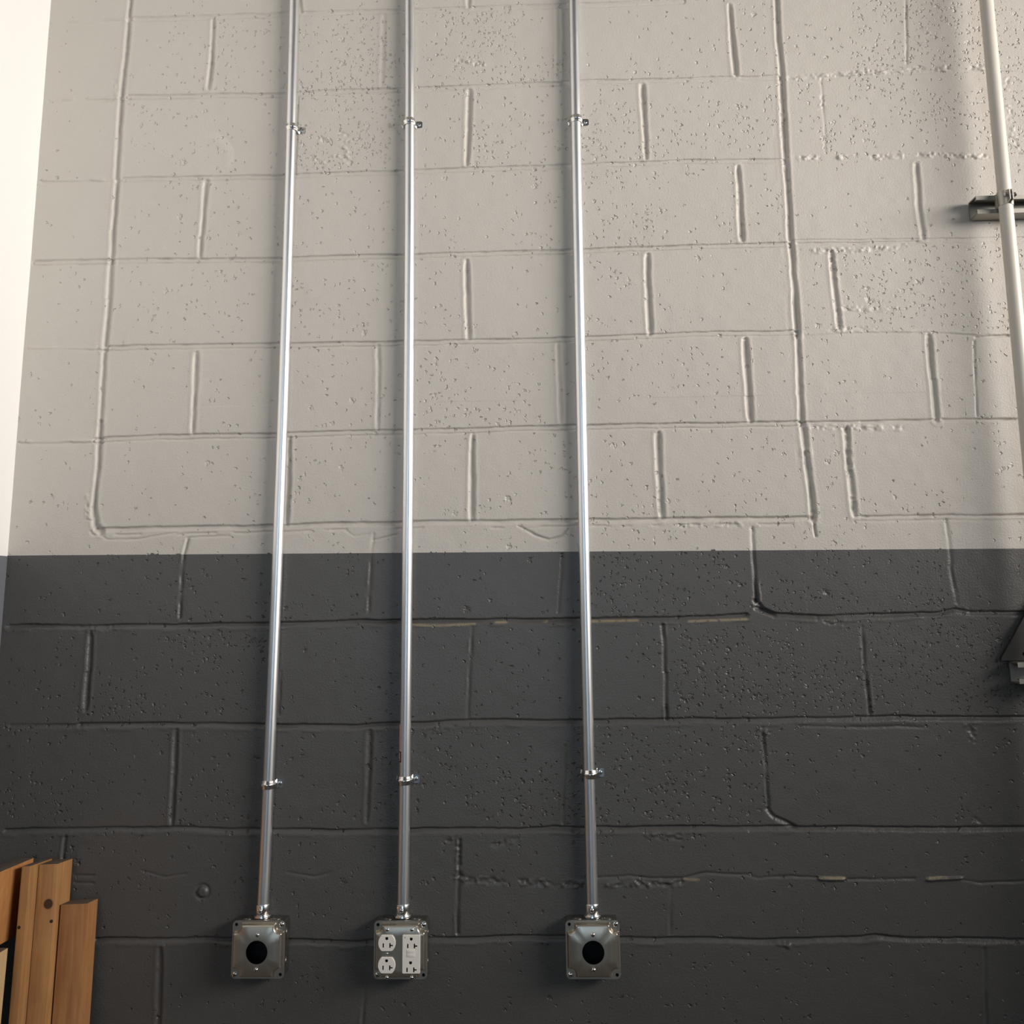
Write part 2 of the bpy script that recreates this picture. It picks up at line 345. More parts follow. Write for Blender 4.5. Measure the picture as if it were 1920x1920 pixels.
def galvanized(name, col, rough, streak=0.25):
    mt, nt, b = new_mat(name)
    tc = N(nt, 'TexCoord'); mp = N(nt, 'Mapping'); mp.inputs['Scale'].default_value = (1, 1, 0.02)
    nt.links.new(tc.outputs['Object'], mp.inputs[0])
    no = N(nt, 'TexNoise', i_Scale=260.0, i_Detail=3.0); nt.links.new(mp.outputs[0], no.inputs['Vector'])
    sm = N(nt, 'TexNoise', i_Scale=14.0, i_Detail=6.0, i_Roughness=0.7); nt.links.new(tc.outputs['Object'], sm.inputs['Vector'])
    dirt = math_n(nt, 'MULTIPLY', math_n(nt, 'SUBTRACT', sm.outputs[0], 0.60, True), 3.0, True)
    f = math_n(nt, 'MULTIPLY_ADD', no.outputs[0], streak); f.node.inputs[2].default_value = 1 - streak * 0.6
    c = mix_col(nt, 1.0, col, f, 'MULTIPLY'); c = mix_col(nt, dirt, c, tuple(0.5 * x for x in col))
    nt.links.new(c, b.inputs['Base Color'])
    b.inputs['Metallic'].default_value = 1.0
    r = math_n(nt, 'MULTIPLY_ADD', no.outputs[0], 0.16); r.node.inputs[2].default_value = rough - 0.08
    nt.links.new(r, b.inputs['Roughness'])
    bp = N(nt, 'Bump'); bp.inputs['Strength'].default_value = 0.12; bp.inputs['Distance'].default_value = 0.0005
    nt.links.new(no.outputs[0], bp.inputs['Height']); nt.links.new(bp.outputs[0], b.inputs['Normal'])
    return mt

def lumber(name, col, dark, knots=(), ring=0.0):
    mt, nt, b = new_mat(name); L = nt.links
    tc = N(nt, 'TexCoord'); mp = N(nt, 'Mapping'); mp.inputs['Scale'].default_value = (1, 1, 0.07)
    L.new(tc.outputs['Object'], mp.inputs[0])
    no = N(nt, 'TexNoise', i_Scale=95.0, i_Detail=4.0, i_Distortion=0.6); L.new(mp.outputs[0], no.inputs['Vector'])
    bl = N(nt, 'TexNoise', i_Scale=9.0, i_Detail=3.0); L.new(tc.outputs['Object'], bl.inputs['Vector'])
    g = math_n(nt, 'ADD', math_n(nt, 'MULTIPLY', no.outputs[0], 0.7), math_n(nt, 'MULTIPLY', bl.outputs[0], 0.5))
    g = math_n(nt, 'MULTIPLY', math_n(nt, 'SUBTRACT', g, 0.4, True), 2.2, True)
    c = mix_col(nt, g, dark, col)
    for (kx, ky, kz, kr) in knots:
        vd = N(nt, 'VectorMath', operation='DISTANCE'); L.new(tc.outputs['Object'], vd.inputs[0]); vd.inputs[1].default_value = (kx, ky, kz)
        k = math_n(nt, 'MULTIPLY', math_n(nt, 'SUBTRACT', 1.0, math_n(nt, 'DIVIDE', vd.outputs['Value'], kr), True), 4.0, True)
        c = mix_col(nt, k, c, (0.05, 0.02, 0.008))
    if ring:
        wv = N(nt, 'TexWave', wave_type='RINGS', i_Scale=ring, i_Distortion=9.0, i_Detail=3.0); L.new(tc.outputs['Object'], wv.inputs['Vector'])
        c = mix_col(nt, math_n(nt, 'MULTIPLY', wv.outputs['Fac'], 0.35), c, dark)
    L.new(c, b.inputs['Base Color']); b.inputs['Roughness'].default_value = 0.62
    bp = N(nt, 'Bump'); bp.inputs['Strength'].default_value = 0.25; bp.inputs['Distance'].default_value = 0.001
    L.new(no.outputs[0], bp.inputs['Height']); L.new(bp.outputs[0], b.inputs['Normal'])
    return mt

M_WALL = wall_material()
M_EMT = galvanized('galvanized_steel_tube', (0.78, 0.79, 0.80), 0.36)
M_ZINC = galvanized('zinc_plated_steel', (0.82, 0.82, 0.80), 0.20, 0.12)
M_BOX = galvanized('pressed_steel_box', (0.30, 0.285, 0.255), 0.38, 0.15)
M_COVER = galvanized('pressed_steel_cover', (0.56, 0.51, 0.43), 0.38, 0.12)
M_STRUT = galvanized('galvanized_channel', (0.36, 0.345, 0.31), 0.52, 0.15)
M_CLAMP = galvanized('dull_clamp_steel', (0.46, 0.445, 0.41), 0.5, 0.15)
M_PLATE = simple('dark_painted_steel', (0.020, 0.019, 0.018), 0.5, 0.0)
M_BLACK = simple('black_recess', (0.006, 0.006, 0.006), 0.8)
M_WHITE = simple('white_nylon', (0.88, 0.84, 0.77), 0.38, 0.0, 0.03)
M_CPAINT = simple('painted_conduit_coat', (0.60, 0.565, 0.50), 0.42, 0.0, 0.06, 30, 0.1)
M_PINK = simple('faded_pink_label', (0.55, 0.36, 0.36), 0.5, 0.0, 0.25, 300)
M_INK = simple('dark_label_ink', (0.06, 0.02, 0.03), 0.5)
M_NAIL = simple('dark_nail', (0.02, 0.015, 0.012), 0.5)

# ------------------------------------------------------------------ mesh helpers
def link(name, me, mats, parent=None, smooth=35):
    for mt in (mats if isinstance(mats, (list, tuple)) else [mats]): me.materials.append(mt)
    if smooth:
        for p in me.polygons: p.use_smooth = True
        me.set_sharp_from_angle(angle=math.radians(smooth))
    o = bpy.data.objects.new(name, me); COL.objects.link(o)
    if parent is not None: o.parent = parent
    return o

def build(name, bm, mats, parent=None, smooth=35, recalc=True):
    if recalc: bmesh.ops.recalc_face_normals(bm, faces=bm.faces)
    me = bpy.data.meshes.new(name); bm.to_mesh(me); bm.free()
    return link(name, me, mats, parent, smooth)

def thing(name, label, cat, loc=(0, 0, 0), group=None):
    o = bpy.data.objects.new(name, None); COL.objects.link(o); o.empty_display_size = 0.05
    o.location = loc
    return tag(o, label, cat, group)

def tag(o, label, cat, group=None):
    o['label'] = label; o['category'] = cat
    if group: o['group'] = group
    return o

def copy_tree(o, parent=None):
    c = o.copy(); COL.objects.link(c)
    if parent is not None: c.parent = parent; c.matrix_parent_inverse = o.matrix_parent_inverse
    for ch in list(o.children): copy_tree(ch, c)
    return c

def loft(bm, rings, closed=True, cap=True, mat=0):
    vs = [[bm.verts.new(p) for p in r] for r in rings]
    n = len(vs[0])
    for a, b in zip(vs, vs[1:]):
        for i in range(n if closed else n - 1):
            f = bm.faces.new((a[i], a[(i + 1) % n], b[(i + 1) % n], b[i])); f.material_index = mat
    if cap:
        for r in (vs[0], vs[-1]):
            f = bm.faces.new(r); f.material_index = mat
    return vs

def tube(bm, pts, r, n=32, cap=True, mat=0):
    """a near-vertical round tube through pts"""
    rings = [[(p[0] + r * math.cos(2 * math.pi * i / n), p[1] + r * math.sin(2 * math.pi * i / n), p[2]) for i in range(n)] for p in pts]
    return loft(bm, rings, True, cap, mat)

def lathe(bm, prof, axis='Z', at=(0, 0, 0), n=28, mat=0):
    """revolve (radius, height) pairs about an axis through at; -Y runs towards the camera"""
    rings = []
    for r, h in prof:
        ring = []
        for i in range(n):
            c, s = r * math.cos(2 * math.pi * i / n), r * math.sin(2 * math.pi * i / n)
            p = {'Z': (c, s, h), 'Y': (c, -h, s), 'X': (h, c, s)}[axis]
            ring.append((p[0] + at[0], p[1] + at[1], p[2] + at[2]))
        rings.append(ring)
    return loft(bm, rings, True, True, mat)

def box(bm, x0, x1, y0, y1, z0, z1, bevel=0.0, mat=0):
    r = bmesh.ops.create_cube(bm, size=1.0)
    for v in r['verts']:
        v.co = Vector(((x0 + x1) / 2 + v.co.x * (x1 - x0), (y0 + y1) / 2 + v.co.y * (y1 - y0), (z0 + z1) / 2 + v.co.z * (z1 - z0)))
    fs = {f for v in r['verts'] for f in v.link_faces}
    for f in fs: f.material_index = mat
    if bevel:
        es = {e for v in r['verts'] for e in v.link_edges}
        bmesh.ops.bevel(bm, geom=list(es), offset=bevel, segments=2, affect='EDGES', profile=0.6)

def circle(cx, cz, r, n=32, r2=None):
    return [(cx + r * math.cos(2 * math.pi * i / n), cz + (r2 or r) * math.sin(2 * math.pi * i / n)) for i in range(n)]

def round_rect(cx, cz, hx, hz, r, n=6):
    o = []
    for sx, sz, a0 in ((1, 1, 0), (-1, 1, 90), (-1, -1, 180), (1, -1, 270)):
        for i in range(n + 1):
            t = math.radians(a0 + 90 * i / n)
            o.append((cx + sx * (hx - r) + r * math.cos(t), cz + sz * (hz - r) + r * math.sin(t)))
    return o

def inside(p, poly):
    r = False
    for i in range(len(poly)):
        (ax, az), (bx, bz) = poly[i - 1], poly[i]
        if (az > p[1]) != (bz > p[1]) and p[0] < (bx - ax) * (p[1] - az) / (bz - az) + ax: r = not r
    return r

def fill(bm, loops, mat=0, ny=-1):
    """flat face bounded by vertex loops (the first outside, the others holes)"""
    vs = [v for lp in loops for v in lp]
    es, k = [], 0
    for lp in loops:
        es += [(k + i, k + (i + 1) % len(lp)) for i in range(len(lp))]; k += len(lp)
    co, _e, fs, ov, _oe, _of = delaunay_2d_cdt([Vector((v.co.x, v.co.z)) for v in vs], es, [], 0, 1e-7)
    polys = [[(v.co.x, v.co.z) for v in lp] for lp in loops]
    at = [vs[o[0]] if o else bm.verts.new((c[0], vs[0].co.y, c[1])) for o, c in zip(ov, co)]
    for f in fs:
        c = sum((co[i] for i in f), Vector((0, 0))) / len(f)
        if not inside(c, polys[0]) or any(inside(c, h) for h in polys[1:]): continue
        q = bm.faces.new([at[i] for i in f]); q.material_index = mat
        q.normal_update()
        if q.normal.y * ny < 0: q.normal_flip()

def ring_verts(bm, pts, y): return [bm.verts.new((x, y, z)) for x, z in pts]

def bridge(bm, a, b, mat=0):
    n = len(a)
    for i in range(n):
        f = bm.faces.new((a[i], a[(i + 1) % n], b[(i + 1) % n], b[i])); f.material_index = mat

def plate(bm, outer, holes, y_back, y_front, hole_depth, mat=0, hole_mat=1, edge=0.0006):
    """a moulded plate with real recesses: front at y_front, recess floors hole_depth behind it"""
    cx = sum(p[0] for p in outer) / len(outer); cz = sum(p[1] for p in outer) / len(outer)
    mx = max(abs(p[0] - cx) for p in outer); mz = max(abs(p[1] - cz) for p in outer)
    a = ring_verts(bm, outer, y_back); b = ring_verts(bm, outer, y_front + edge)
    inn = [(cx + (x - cx) * (1 - edge / mx), cz + (z - cz) * (1 - edge / mz)) for x, z in outer]
    c = ring_verts(bm, inn, y_front)
    bridge(bm, a, b, mat); bridge(bm, b, c, mat)
    loops = [c]
    for h in holes:
        t = ring_verts(bm, h, y_front); d = ring_verts(bm, h, y_front + hole_depth)
        bridge(bm, d, t, hole_mat); f = bm.faces.new(d); f.material_index = hole_mat
        loops.append(t)
    fill(bm, loops, mat)

# ------------------------------------------------------------------ the block wall, with its joints as real relief
def value_noise(x, z, cell, seed):
    rs = np.random.RandomState(seed); T = rs.rand(257, 257).astype(np.float32)
    u, v = x / cell + 1000.3, z / cell + 1000.7
    i, j = np.floor(u).astype(int), np.floor(v).astype(int); fu, fv = u - i, v - j
    fu = fu * fu * (3 - 2 * fu); fv = fv * fv * (3 - 2 * fv); i %= 256; j %= 256
    return (T[i, j] * (1 - fu) + T[i + 1, j] * fu) * (1 - fv) + (T[i, j + 1] * (1 - fu) + T[i + 1, j + 1] * fu) * fv

def sstep(a, b, t):
    t = np.clip((t - a) / (b - a), 0, 1); return t * t * (3 - 2 * t)

def make_wall():
    fine, fine_z = 0.0022, 0.0016
    X = np.concatenate([[-1.2], np.arange(-1.195, 1.15, fine), np.arange(1.15, 1.85, 0.004), np.arange(1.9, 4.01, 0.1)])
    Z = np.concatenate([np.arange(0, 0.84, 0.06), np.arange(0.845, 3.15, fine_z), np.arange(3.2, 4.61, 0.1)])
    nx, nz = len(X), len(Z)
    GX, GZ = np.meshgrid(X, Z, indexing='ij')
    H = ((value_noise(GX, GZ, 0.30, 1) - 0.5) * 0.0022 + (value_noise(GX, GZ, 0.09, 2) - 0.5) * 0.0009
         + (value_noise(GX, GZ, 0.022, 3) - 0.5) * 0.0005)
    pit = np.full_like(H, 0.34)
    for x0, x1, z0, z1, d in PITTED:
        mk = sstep(x0 - .01, x0 + .01, GX) * sstep(-x1 - .01, -x1 + .01, -GX) * sstep(z0 - .01, z0 + .01, GZ) * sstep(-z1 - .01, -z1 + .01, -GZ)
        pit = pit * (1 - mk) + d * mk
    clump = value_noise(GX, GZ, 0.05, 9) * 0.7 + value_noise(GX, GZ, 0.12, 10) * 0.6
    pit = pit * np.clip(clump * 2.2 - 0.55, 0.05, 2.0)
    wob = (value_noise(GX, GZ, 0.05, 4) - 0.5) * 0.0026 + (value_noise(GX, GZ, 0.010, 5) - 0.5) * 0.0012
    brk = value_noise(GX, GZ, 0.028, 6); brk2 = value_noise(GX, GZ, 0.09, 7); glob = value_noise(GX, GZ, 0.0055, 8) * .55 + value_noise(GX + .5 * GZ, GZ - .3 * GX, 0.012, 12) * .45

    def near(pts, rad):
        xs = [p[0] for p in pts]; zs = [p[1] for p in pts]
        i0, i1 = np.searchsorted(X, [min(xs) - rad, max(xs) + rad]); j0, j1 = np.searchsorted(Z, [min(zs) - rad, max(zs) + rad])
        sl = (slice(i0, i1), slice(j0, j1)); x, z = GX[sl], GZ[sl]
        best = np.full(x.shape, 9.0); sgn = np.zeros(x.shape)
        for (ax, az), (bx, bz) in zip(pts, pts[1:]):
            dx, dz = bx - ax, bz - az; l2 = dx * dx + dz * dz + 1e-12
            t = np.clip(((x - ax) * dx + (z - az) * dz) / l2, 0, 1)
            d = np.hypot(x - ax - t * dx, z - az - t * dz)
            if dx < 0: dx, dz = -dx, -dz
            s = (dx * (z - az) - dz * (x - ax)) / math.sqrt(l2)
            up = d < best; best = np.where(up, d, best); sgn = np.where(up, np.sign(s), sgn)
        return sl, best, sgn

    for style, k, pts in JOINTS:
        sl, d, sg = near(pts, 0.03)
        w = wob[sl]; s = d * sg + w; a = np.abs(s); end = sstep(0.030, 0.004, d)
        h = H[sl]
        if style == 'G':       # tooled vertical joint
            hw = 0.0058 + 0.0016 * k
            x_, z_ = GX[sl], GZ[sl]; e = np.minimum(np.hypot(x_ - pts[0][0], z_ - pts[0][1]), np.hypot(x_ - pts[-1][0], z_ - pts[-1][1]))
            hw = hw * (0.78 + 0.22 * sstep(0.0, 0.015, e)) * (0.85 + 0.35 * brk2[sl])
            h -= 0.0050 * k * sstep(hw, hw * 0.2, a) * (0.6 + 0.35 * brk2[sl] + 0.4 * brk[sl]) * (0.55 + 0.45 * sstep(-0.002, 0.010, e))
            h += 0.0007 * np.exp(-((a - hw * 1.3) / 0.003) ** 2)
        elif style == 'D':     # bed joint showing as two thin lines
            h -= 0.0013 * k * sstep(0.0075, 0.004, a) + 0.0034 * k * np.exp(-((a - 0.0052) / 0.0014) ** 2) * (0.5 + .9 * brk[sl]) * np.where(s > 0, 1.25, 0.75)
        elif style == 'E':     # thin ridge of squeezed mortar, painted over
            h += 0.0022 * k * np.exp(-(s / 0.0028) ** 2) * sstep(0.3, 0.65, brk[sl]) - 0.0020 * k * np.exp(-((s + 0.005) / 0.0024) ** 2) * sstep(0.25, 0.6, brk2[sl])
        elif style == 'N':     # sill of the filled-in opening
            h -= 0.0050 * k * sstep(-0.006, 0.0015, s) * sstep(0.0065, 0.0035, s) * (0.7 + 0.6 * brk[sl]) + 0.0018 * np.exp(-((s + 0.011) / 0.0025) ** 2) * sstep(.4, .6, brk[sl])
        elif style == 'L':     # deep raked bed joint with a sharp upper lip
            h -= 0.0050 * k * sstep(-0.008, 0.000, s) * sstep(0.0042, 0.0018, s) * (0.5 + 0.8 * brk2[sl])
            h += 0.0007 * k * np.exp(-((s + 0.011) / 0.003) ** 2) * sstep(.45, .7, brk[sl])
        elif style == 'V':     # narrow ragged head joint
            h -= 0.0042 * k * np.exp(-(s / 0.0034) ** 2) * (0.35 + 1.1 * brk[sl])
            h += 0.0016 * k * np.exp(-((s - 0.005) / 0.0026) ** 2) * sstep(.4, .7, brk[sl])
        elif style == 'C':     # crack
            h -= 0.0036 * k * np.exp(-((s) / 0.0022) ** 2) * (0.4 + brk[sl])
        elif style == 'B':     # small ledge
            h += 0.0042 * k * sstep(0.0026, 0.0004, s) * sstep(-0.006, -0.0008, s)
        elif style == 'R':     # crusty blobs
            h += 0.0095 * k * (glob[sl] - 0.50) * sstep(0.010, 0.002, d) * sstep(.15, .5, brk[sl])
    bare = np.zeros_like(H)
    for pts in BARE:
        sl, d, sg = near(pts, 0.02)
        bare[sl] = np.maximum(bare[sl], sstep(0.0036, 0.0014, d) * sstep(.15, .35, brk[sl]))
    # filled plug low on the left, pale polished crescent high on the left with its sheen in the colour
    r = np.hypot(GX + 0.7206, GZ - 1.1017)
    H += 0.0035 * sstep(0.011, 0.007, r) - 0.0025 * np.exp(-((r - 0.013) / 0.003) ** 2)
    u = (np.hypot(GX + 0.795, GZ - 2.685)); sc = sstep(0.072, 0.069, u) * sstep(0.045, 0.068, u) * (GX > -0.795) * sstep(2.655, 2.675, GZ) * sstep(2.775, 2.72, GZ)
    H = np.clip(H, -0.012, 0.0042)

    v = np.empty((nx, nz, 3), np.float32); v[..., 0] = GX; v[..., 1] = -H; v[..., 2] = GZ
    idx = np.arange(nx * nz).reshape(nx, nz)
    q = np.stack([idx[:-1, :-1], idx[1:, :-1], idx[1:, 1:], idx[:-1, 1:]], -1).reshape(-1, 4)
    me = bpy.data.meshes.new('wall_back')
    me.vertices.add(nx * nz); me.vertices.foreach_set('co', v.ravel())
    me.loops.add(q.size); me.loops.foreach_set('vertex_index', q.ravel().astype(np.int32))
    me.polygons.add(len(q)); me.polygons.foreach_set('loop_start', np.arange(0, q.size, 4, dtype=np.int32))
    me.polygons.foreach_set('use_smooth', np.ones(len(q), bool))
    me.update(calc_edges=True)
    for nm, arr in (('pitted', pit), ('bare', bare), ('scuff_sheen', sc * 0.45)):
        at = me.attributes.new(nm, 'FLOAT', 'POINT'); at.data.foreach_set('value', arr.astype(np.float32).ravel())
    me.materials.append(M_WALL)
    o = bpy.data.objects.new('wall_back', me); COL.objects.link(o); o['kind'] = 'structure'
    return o
make_wall()

def structure(name, bm, mt):
    o = build(name, bm, mt, smooth=0); o['kind'] = 'structure'; return o

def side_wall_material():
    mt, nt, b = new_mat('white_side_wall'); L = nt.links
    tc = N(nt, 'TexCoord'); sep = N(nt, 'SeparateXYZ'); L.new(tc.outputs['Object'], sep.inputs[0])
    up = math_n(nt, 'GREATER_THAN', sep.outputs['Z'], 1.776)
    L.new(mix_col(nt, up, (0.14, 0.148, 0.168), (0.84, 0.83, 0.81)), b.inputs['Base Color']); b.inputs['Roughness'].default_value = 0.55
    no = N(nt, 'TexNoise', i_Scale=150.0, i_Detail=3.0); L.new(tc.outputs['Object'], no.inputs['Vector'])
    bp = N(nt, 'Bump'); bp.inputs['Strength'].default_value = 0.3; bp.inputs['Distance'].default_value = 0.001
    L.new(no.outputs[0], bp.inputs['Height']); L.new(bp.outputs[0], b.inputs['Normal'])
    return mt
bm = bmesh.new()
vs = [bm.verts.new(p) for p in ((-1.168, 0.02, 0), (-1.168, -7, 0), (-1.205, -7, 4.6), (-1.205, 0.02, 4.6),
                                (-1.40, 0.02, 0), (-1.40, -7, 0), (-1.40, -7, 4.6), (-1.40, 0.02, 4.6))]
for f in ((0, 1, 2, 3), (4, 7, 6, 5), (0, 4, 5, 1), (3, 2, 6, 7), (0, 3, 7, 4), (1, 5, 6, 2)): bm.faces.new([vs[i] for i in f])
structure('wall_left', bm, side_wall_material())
bm = bmesh.new(); box(bm, -1.4, 4.0, -7, 0.05, -0.1, 0.0)
structure('floor', bm, simple('worn_concrete_floor', (0.24, 0.22, 0.19), 0.6, 0.0, 0.2, 4))
bm = bmesh.new(); box(bm, -1.4, 4.0, -7, 0.05, 4.55, 4.7)
structure('ceiling', bm, simple('grey_ceiling', (0.45, 0.43, 0.40), 0.7))

# ------------------------------------------------------------------ bare steel conduits with their set-screw connectors
def pan_screw(parent, x, y, z, r=0.0038, name='screw', slot=0.4):
    bm = bmesh.new()
    lathe(bm, [(r, 0), (r, r * .25), (r * .86, r * .5), (r * .5, r * .68), (0.00005, r * .74)], 'Y', (x, y, z), 18)
    ca, sa = math.cos(slot), math.sin(slot)
    yt = y - r * .76
    for hw, hl in ((r * .14, r * .72), (r * .72, r * .14)):
        pts = [(-hl, -hw), (hl, -hw), (hl, hw), (-hl, hw)]
        f = bm.faces.new([bm.verts.new((x + px * ca - pz * sa, yt, z + px * sa + pz * ca)) for px, pz in pts]); f.material_index = 1
    return build(name, bm, [M_ZINC, M_BLACK], parent)

Z_BOX = 1.0075                      # height of the box centres
def conduit(label, path, label_strip=False):
    base = path[-1]
    t = thing('conduit', label, 'conduit', (base[0], base[1], base[2]), 'bare steel conduits on the block wall')
    loc = lambda p: (p[0] - base[0], p[1] - base[1], p[2] - base[2])
    # smooth the measured run into an evenly stepped tube
    pts = []
    zs = np.array([p[2] for p in path]); xs = np.array([p[0] for p in path]); ys = np.array([p[1] for p in path])
    o = np.argsort(zs); cx = np.polyfit(zs, xs, 3 if len(path) > 4 else 2)
    for z in np.linspace(4.5, base[2], 60):
        zz = min(z, zs.max()); pts.append(loc((float(np.polyval(cx, zz)), float(np.interp(z, zs[o], ys[o])), float(z))))
    bm = bmesh.new(); tube(bm, pts, 0.0117, 36); build('tube', bm, M_EMT, t)
    c = pts[-1]
    bm = bmesh.new()
    lathe(bm, [(0.0118, .0245), (.0134, .0245), (.0140, .0235), (.0140, .0065), (.0136, .0055), (.0165, .0050), (.0170, .0042), (.0170, .0004), (.0164, 0.0), (.0118, 0.0)], 'Z', (c[0], c[1], c[2]), 30)
    cn = build('connector', bm, M_ZINC, t)
    pan_screw(cn, c[0] - 0.001, c[1] - 0.0136, c[2] + 0.0150, 0.0042, 'set_screw', 0.2)
    if label_strip:
        for nm, z0, z1, mt in (('label', 1.372, 1.4225, M_PINK), ('label', 1.350, 1.371, M_INK)):
            bm = bmesh.new(); rr = 0.01195
            px = float(np.polyval(cx, (z0 + z1) / 2)) - base[0]
            def arc(z, r): return [(px + r * math.cos(math.radians(a)), -0.016 - base[1] + r * math.sin(math.radians(a)), z - base[2]) for a in range(170, 236, 5)]
            lo, hi = arc(z0, rr), arc(z1, rr); li, hi_i = arc(z0, .0117), arc(z1, .0117)
            vv = [[bm.verts.new(p) for p in r] for r in (li, lo, hi, hi_i)]
            for a, b2 in zip(vv, vv[1:]):
                for i in range(len(a) - 1): bm.faces.new((a[i], a[i + 1], b2[i + 1], b2[i]))
            if mt is M_INK:
                pb = [bm.verts.new((px + (rr + .0002) * math.cos(math.radians(a)), -0.016 - base[1] + (rr + .0002) * math.sin(math.radians(a)), z - base[2])) for z in (z0 + .0025, z1 - .0025) for a in range(180, 224, 4)]
                k = len(pb) // 2
                for i in range(k - 1):
                    f = bm.faces.new((pb[i], pb[i + 1], pb[k + i + 1], pb[k + i])); f.material_index = 1
                build('label', bm, [M_INK, M_PINK], t)
            else: build('label', bm, mt, t)
    return t
ZB = Z_BOX + 0.0515
conduit('bare steel conduit running down the far left to a round-hole box', [(-.5914, -.016, 3.078), (-.5850, -.016, 2.238), (-.5890, -.016, 1.594), (-.5920, -.0165, ZB)])
conduit('middle steel conduit running down to the box with white outlets', [(-.3149, -.016, 3.068), (-.3083, -.016, 2.2315), (-.3119, -.016, 1.548), (-.3114, -.0165, ZB)], True)
conduit('bare steel conduit right of the middle one, ending at a round-hole box', [(.0743, -.016, 3.05), (.0660, -.016, 2.223), (.0642, -.016, 1.544), (.0606, -.0165, ZB)])

# ------------------------------------------------------------------ one-hole straps
def make_strap():
    t = thing('conduit_strap', '', 'strap')
    R, T = 0.0120, 0.0012
    path = [(-R - .0052, -.0010), (-R - .0040, -.0022), (-R - .0012, -.0050)]
    path += [(R * math.cos(math.radians(a)) * 1.0, -.016 + R * math.sin(math.radians(a))) for a in range(180, 361, 10)]
    path += [(R + .0002, -.0085), (R + .0010, -.0032), (R + .0030, -.0012), (R + .0050, -.0008), (R + .0100, -.0008), (R + .0150, -.0008), (R + .0172, -.0008)]
    nrm = []
    for i in range(len(path)):
        a, b2 = path[max(i - 1, 0)], path[min(i + 1, len(path) - 1)]
        dx, dy = b2[0] - a[0], b2[1] - a[1]; l = math.hypot(dx, dy) or 1; nrm.append((dy / l, -dx / l))
    prof = [(-.0085, 0), (-.0078, .0006), (-.0034, .0007), (-.0022, .0019), (0, .0023), (.0022, .0019), (.0034, .0007), (.0078, .0006), (.0085, 0)]
    bm = bmesh.new(); rings = []
    for i, ((px, py), (nx_, ny_)) in enumerate(zip(path, nrm)):
        on_tab = i > len(path) - 6
        k = {len(path) - 1: .66, len(path) - 2: .93}.get(i, 1.0)
        if i < 3: k = .8
        out = []
        for z, h in prof:
            hh = (0.0006 if on_tab and 0 < abs(z) < .0085 or on_tab else h) + T * .5
            out.append((px + nx_ * hh, py + ny_ * hh, z * k))
        inn = [(px - nx_ * T * .3, py - ny_ * T * .3, z * k) for z, h in reversed(prof)]
        rings.append(out + inn)
    loft(bm, rings, True, True)
    build('band', bm, M_ZINC, t, 50)
    bm = bmesh.new()
    X0 = R + .0092
    lathe(bm, [(.0050, .0010), (.0050, .0019), (.0038, .0021), (.0036, .0036), (.0026, .0042), (.00005, .0043)], 'Y', (X0, 0, 0), 18)
    ca, sa = math.cos(.7), math.sin(.7)
    for hw, hl in ((.0006, .0030), (.0030, .0006)):
        f = bm.faces.new([bm.verts.new((X0 + px * ca - pz * sa, -.00445, px * sa + pz * ca)) for px, pz in ((-hl * .8, -hw * .8), (hl * .8, -hw * .8), (hl * .8, hw * .8), (-hl * .8, hw * .8))]); f.material_index = 1
    build('screw', bm, [M_ZINC, M_BLACK], t)
    return t
strap0 = make_strap()
STRAPS = [(-.5870, 2.7480, 'strap high on the far left steel conduit'), (-.3135, 2.7535, 'strap high on the middle steel conduit'),
          (.0720, 2.7475, 'strap high on the steel conduit right of the middle one'), (-.5912, 1.3080, 'strap low on the far left steel conduit, against dark paint'),
          (-.3114, 1.3145, 'strap low on the middle steel conduit, just under its pink label'), (.0640, 1.3245, 'strap low on the steel conduit right of the middle one, against dark paint')]
for i, (x, z, lb) in enumerate(STRAPS):
    s = strap0 if i == 0 else copy_tree(strap0)
    s.location = (x, 0, z); s.rotation_euler = (0, random.Random(i + 3).uniform(-.03, .03), 0)
    tag(s, 'shiny one-hole ' + lb, 'strap', 'one-hole straps holding the conduits')

# ------------------------------------------------------------------ electrical boxes
def box_body(t, h=0.0508, depth=0.038):
    bm = bmesh.new(); th = 0.0018
    o = round_rect(0, 0, h, h, .005); i_ = round_rect(0, 0, h - th, h - th, .0035)
    a = ring_verts(bm, o, -.0008); b2 = ring_verts(bm, o, -depth); c = ring_verts(bm, i_, -depth); d = ring_verts(bm, i_, -.003)
    bridge(bm, a, b2); bridge(bm, b2, c); bridge(bm, c, d, 1); bm.faces.new(a); f = bm.faces.new(d); f.material_index = 1
    body = build('body', bm, [M_BOX, M_BLACK], t)
    # round knockouts punched in the top and both sides
    spots = [(sx * .029, 'Z') for sx in (-1, 1)] + [(sz * .026, s) for sz in (-1, 1) for s in ('R', 'L')]
    for u, side in spots:
        bm = bmesh.new(); n = 24
        prof = [(.0112, 0), (.0112, .0006), (.0104, .0010), (.0096, .0005), (.0070, .0005), (.0066, .0010), (.00005, .0010)]
        lathe(bm, prof, 'Z', (0, 0, 0), n)
        rot = {'Z': Matrix.Identity(3), 'R': Matrix.Rotation(math.pi / 2, 3, 'Y'), 'L': Matrix.Rotation(-math.pi / 2, 3, 'Y')}[side]
        off = {'Z': Vector((u, -.020, h)), 'R': Vector((h, -.020, u)), 'L': Vector((-h, -.020, u))}[side]
        for v in bm.verts: v.co = rot @ v.co + off
        build('knockout', bm, M_BOX, body)
    return body

def chaikin(p, it=2):
    for _ in range(it):
        q = []
        for i in range(len(p)):
            a, b2 = p[i], p[(i + 1) % len(p)]
            q += [(a[0] * .75 + b2[0] * .25, a[1] * .75 + b2[1] * .25), (a[0] * .25 + b2[0] * .75, a[1] * .25 + b2[1] * .75)]
        p = q
    return p

